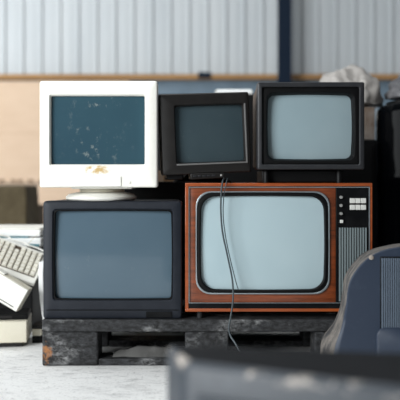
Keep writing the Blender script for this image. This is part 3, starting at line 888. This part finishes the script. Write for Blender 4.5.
loft(bm, [rloop(pcx, pcz, pw, ph, 0.03, 0.0), rloop(pcx, pcz, pw, ph, 0.03, -0.009), rloop(pcx, pcz, pw - 0.006, ph - 0.006, 0.028, -0.012)], True, True)
obj('lower_cover', bm, M['shell'], t, True, 0, 2, 50)
for px in (371, 521):
    bm = bmesh.new(); lathe(bm, [(0.008, 0.0), (0.008, -0.003), (0.004, -0.0045)], 14, 'y', lx(px), -0.001, lz(257.5))
    obj('screw', bm, mat('screw_dust', srgb(150, 140, 130), 0.7), t)

# ------------------------------------------------------------------ worn dark set close to the camera
HB = 0.38
t = thing('television', 'worn dark television close to the camera with scuffed upper edge', 'television', (0, -1.6, 0))
t['label'] = 'worn dark topped television shell with pale scuffed edge nearest the camera, out of focus'
cor = [(-0.030, -1.600 + 1.6), (0.43, -1.835 + 1.6), (0.50, -1.54 + 1.6), (-0.068, -1.445 + 1.6)]
def quadloop(inset, z, n=10, r=0.02):
    c = Vector((sum(a for a, b in cor) / 4, sum(b for a, b in cor) / 4))
    pts = [Vector(p) for p in cor]
    q = []
    for i in range(4):
        p, a, b = pts[i], pts[i - 1], pts[(i + 1) % 4]
        da = (a - p).normalized(); db = (b - p).normalized()
        p2 = p + (da + db).normalized() * inset * 1.4
        for s in range(5):
            u = s / 4
            A = p2 + da * r * (1 - u); B = p2 + db * r * u
            q.append((p2 + da * r).lerp(p2, u).lerp(p2.lerp(p2 + db * r, u), u))
    return [Vector((p.x, p.y, z)) for p in q]
bm = bmesh.new()
loft(bm, [quadloop(0.01, 0.0), quadloop(0.0, 0.01), quadloop(0.0, HB - 0.012), quadloop(0.004, HB - 0.004), quadloop(0.012, HB)], True, False)
obj('body', bm, M['worn'], t, True, 0, 2, 50)
bm = bmesh.new()
loft(bm, [quadloop(0.012, HB), quadloop(0.018, HB + 0.001), quadloop(0.06, HB + 0.002)], False, True)
obj('top_cover', bm, M['worn_top'], t, True, 0, 2, 50)
# ridge and vents on the front face
d = (Vector(cor[1]) - Vector(cor[0])).normalized(); nrm = Vector((d.y, -d.x))
def frontbox(bm, u0, u1, z0, z1, out):
    vs = []
    for u in (u0, u1):
        for k in (0.002, -out):
            p = Vector(cor[0]) + d * u - nrm * k
            for z in (z0, z1): vs.append(bm.verts.new((p.x, p.y, z)))
    for f in ((0, 1, 3, 2), (4, 6, 7, 5), (0, 4, 5, 1), (2, 3, 7, 6), (0, 2, 6, 4), (1, 5, 7, 3)):
        bm.faces.new([vs[i] for i in f])
bm = bmesh.new(); frontbox(bm, 0.03, 0.48, 0.30, 0.326, 0.010)
obj('front_ridge', bm, M['worn'], t, True, 0.004)
bm = bmesh.new()
for k in range(9): frontbox(bm, 0.06, 0.42, 0.07 + k * 0.022, 0.08 + k * 0.022, 0.003)
obj('vent_slots', bm, M['slate_dark'], t, False)

# ------------------------------------------------------------------ light
w = bpy.data.worlds.new('World'); sc.world = w; w.use_nodes = True
bg = w.node_tree.nodes['Background']
bg.inputs[0].default_value = (0.84, 0.92, 1.0, 1); bg.inputs[1].default_value = 0.10

def area(name, loc, target, sx, sy, power, colr):
    l = bpy.data.lights.new(name, 'AREA'); l.shape = 'RECTANGLE'; l.size = sx; l.size_y = sy
    l.energy = power; l.color = colr
    o = bpy.data.objects.new(name, l); col.objects.link(o); o.location = loc
    o.rotation_euler = (Vector(target) - Vector(loc)).to_track_quat('-Z', 'Y').to_euler()
    return o
area('doorway_daylight', (-4.0, -3.9, 2.2), (0.0, 0.4, 0.5), 3.2, 2.6, 450, (0.95, 0.985, 1.0))
area('window_daylight', (-4.2, 1.4, 2.6), (-0.4, 3.6, 1.6), 2.6, 2.0, 115, (0.94, 0.98, 1.0))
area('skylight_daylight', (-0.8, 0.2, 4.8), (-0.8, 0.2, 0), 2.6, 2.6, 110, (0.95, 0.985, 1.0))

# ------------------------------------------------------------------ camera
cd = bpy.data.cameras.new('Camera'); cam = bpy.data.objects.new('Camera', cd); col.objects.link(cam)
cam.location = (0, -CAMD, HZ); cam.rotation_euler = (math.radians(90), 0, 0)
cd.sensor_width = 36; cd.sensor_fit = 'HORIZONTAL'; cd.lens = 36 * FP / 400.0
cd.shift_y = -0.05
cd.clip_start = 0.05; cd.clip_end = 60
cd.dof.use_dof = True; cd.dof.focus_distance = 2.93; cd.dof.aperture_fstop = 1.8
sc.camera = cam

sc.view_settings.view_transform = 'Standard'
sc.view_settings.look = 'None'
sc.view_settings.gamma = 1.0
sc.view_settings.exposure = 0.0
sc.view_settings.use_curve_mapping = False
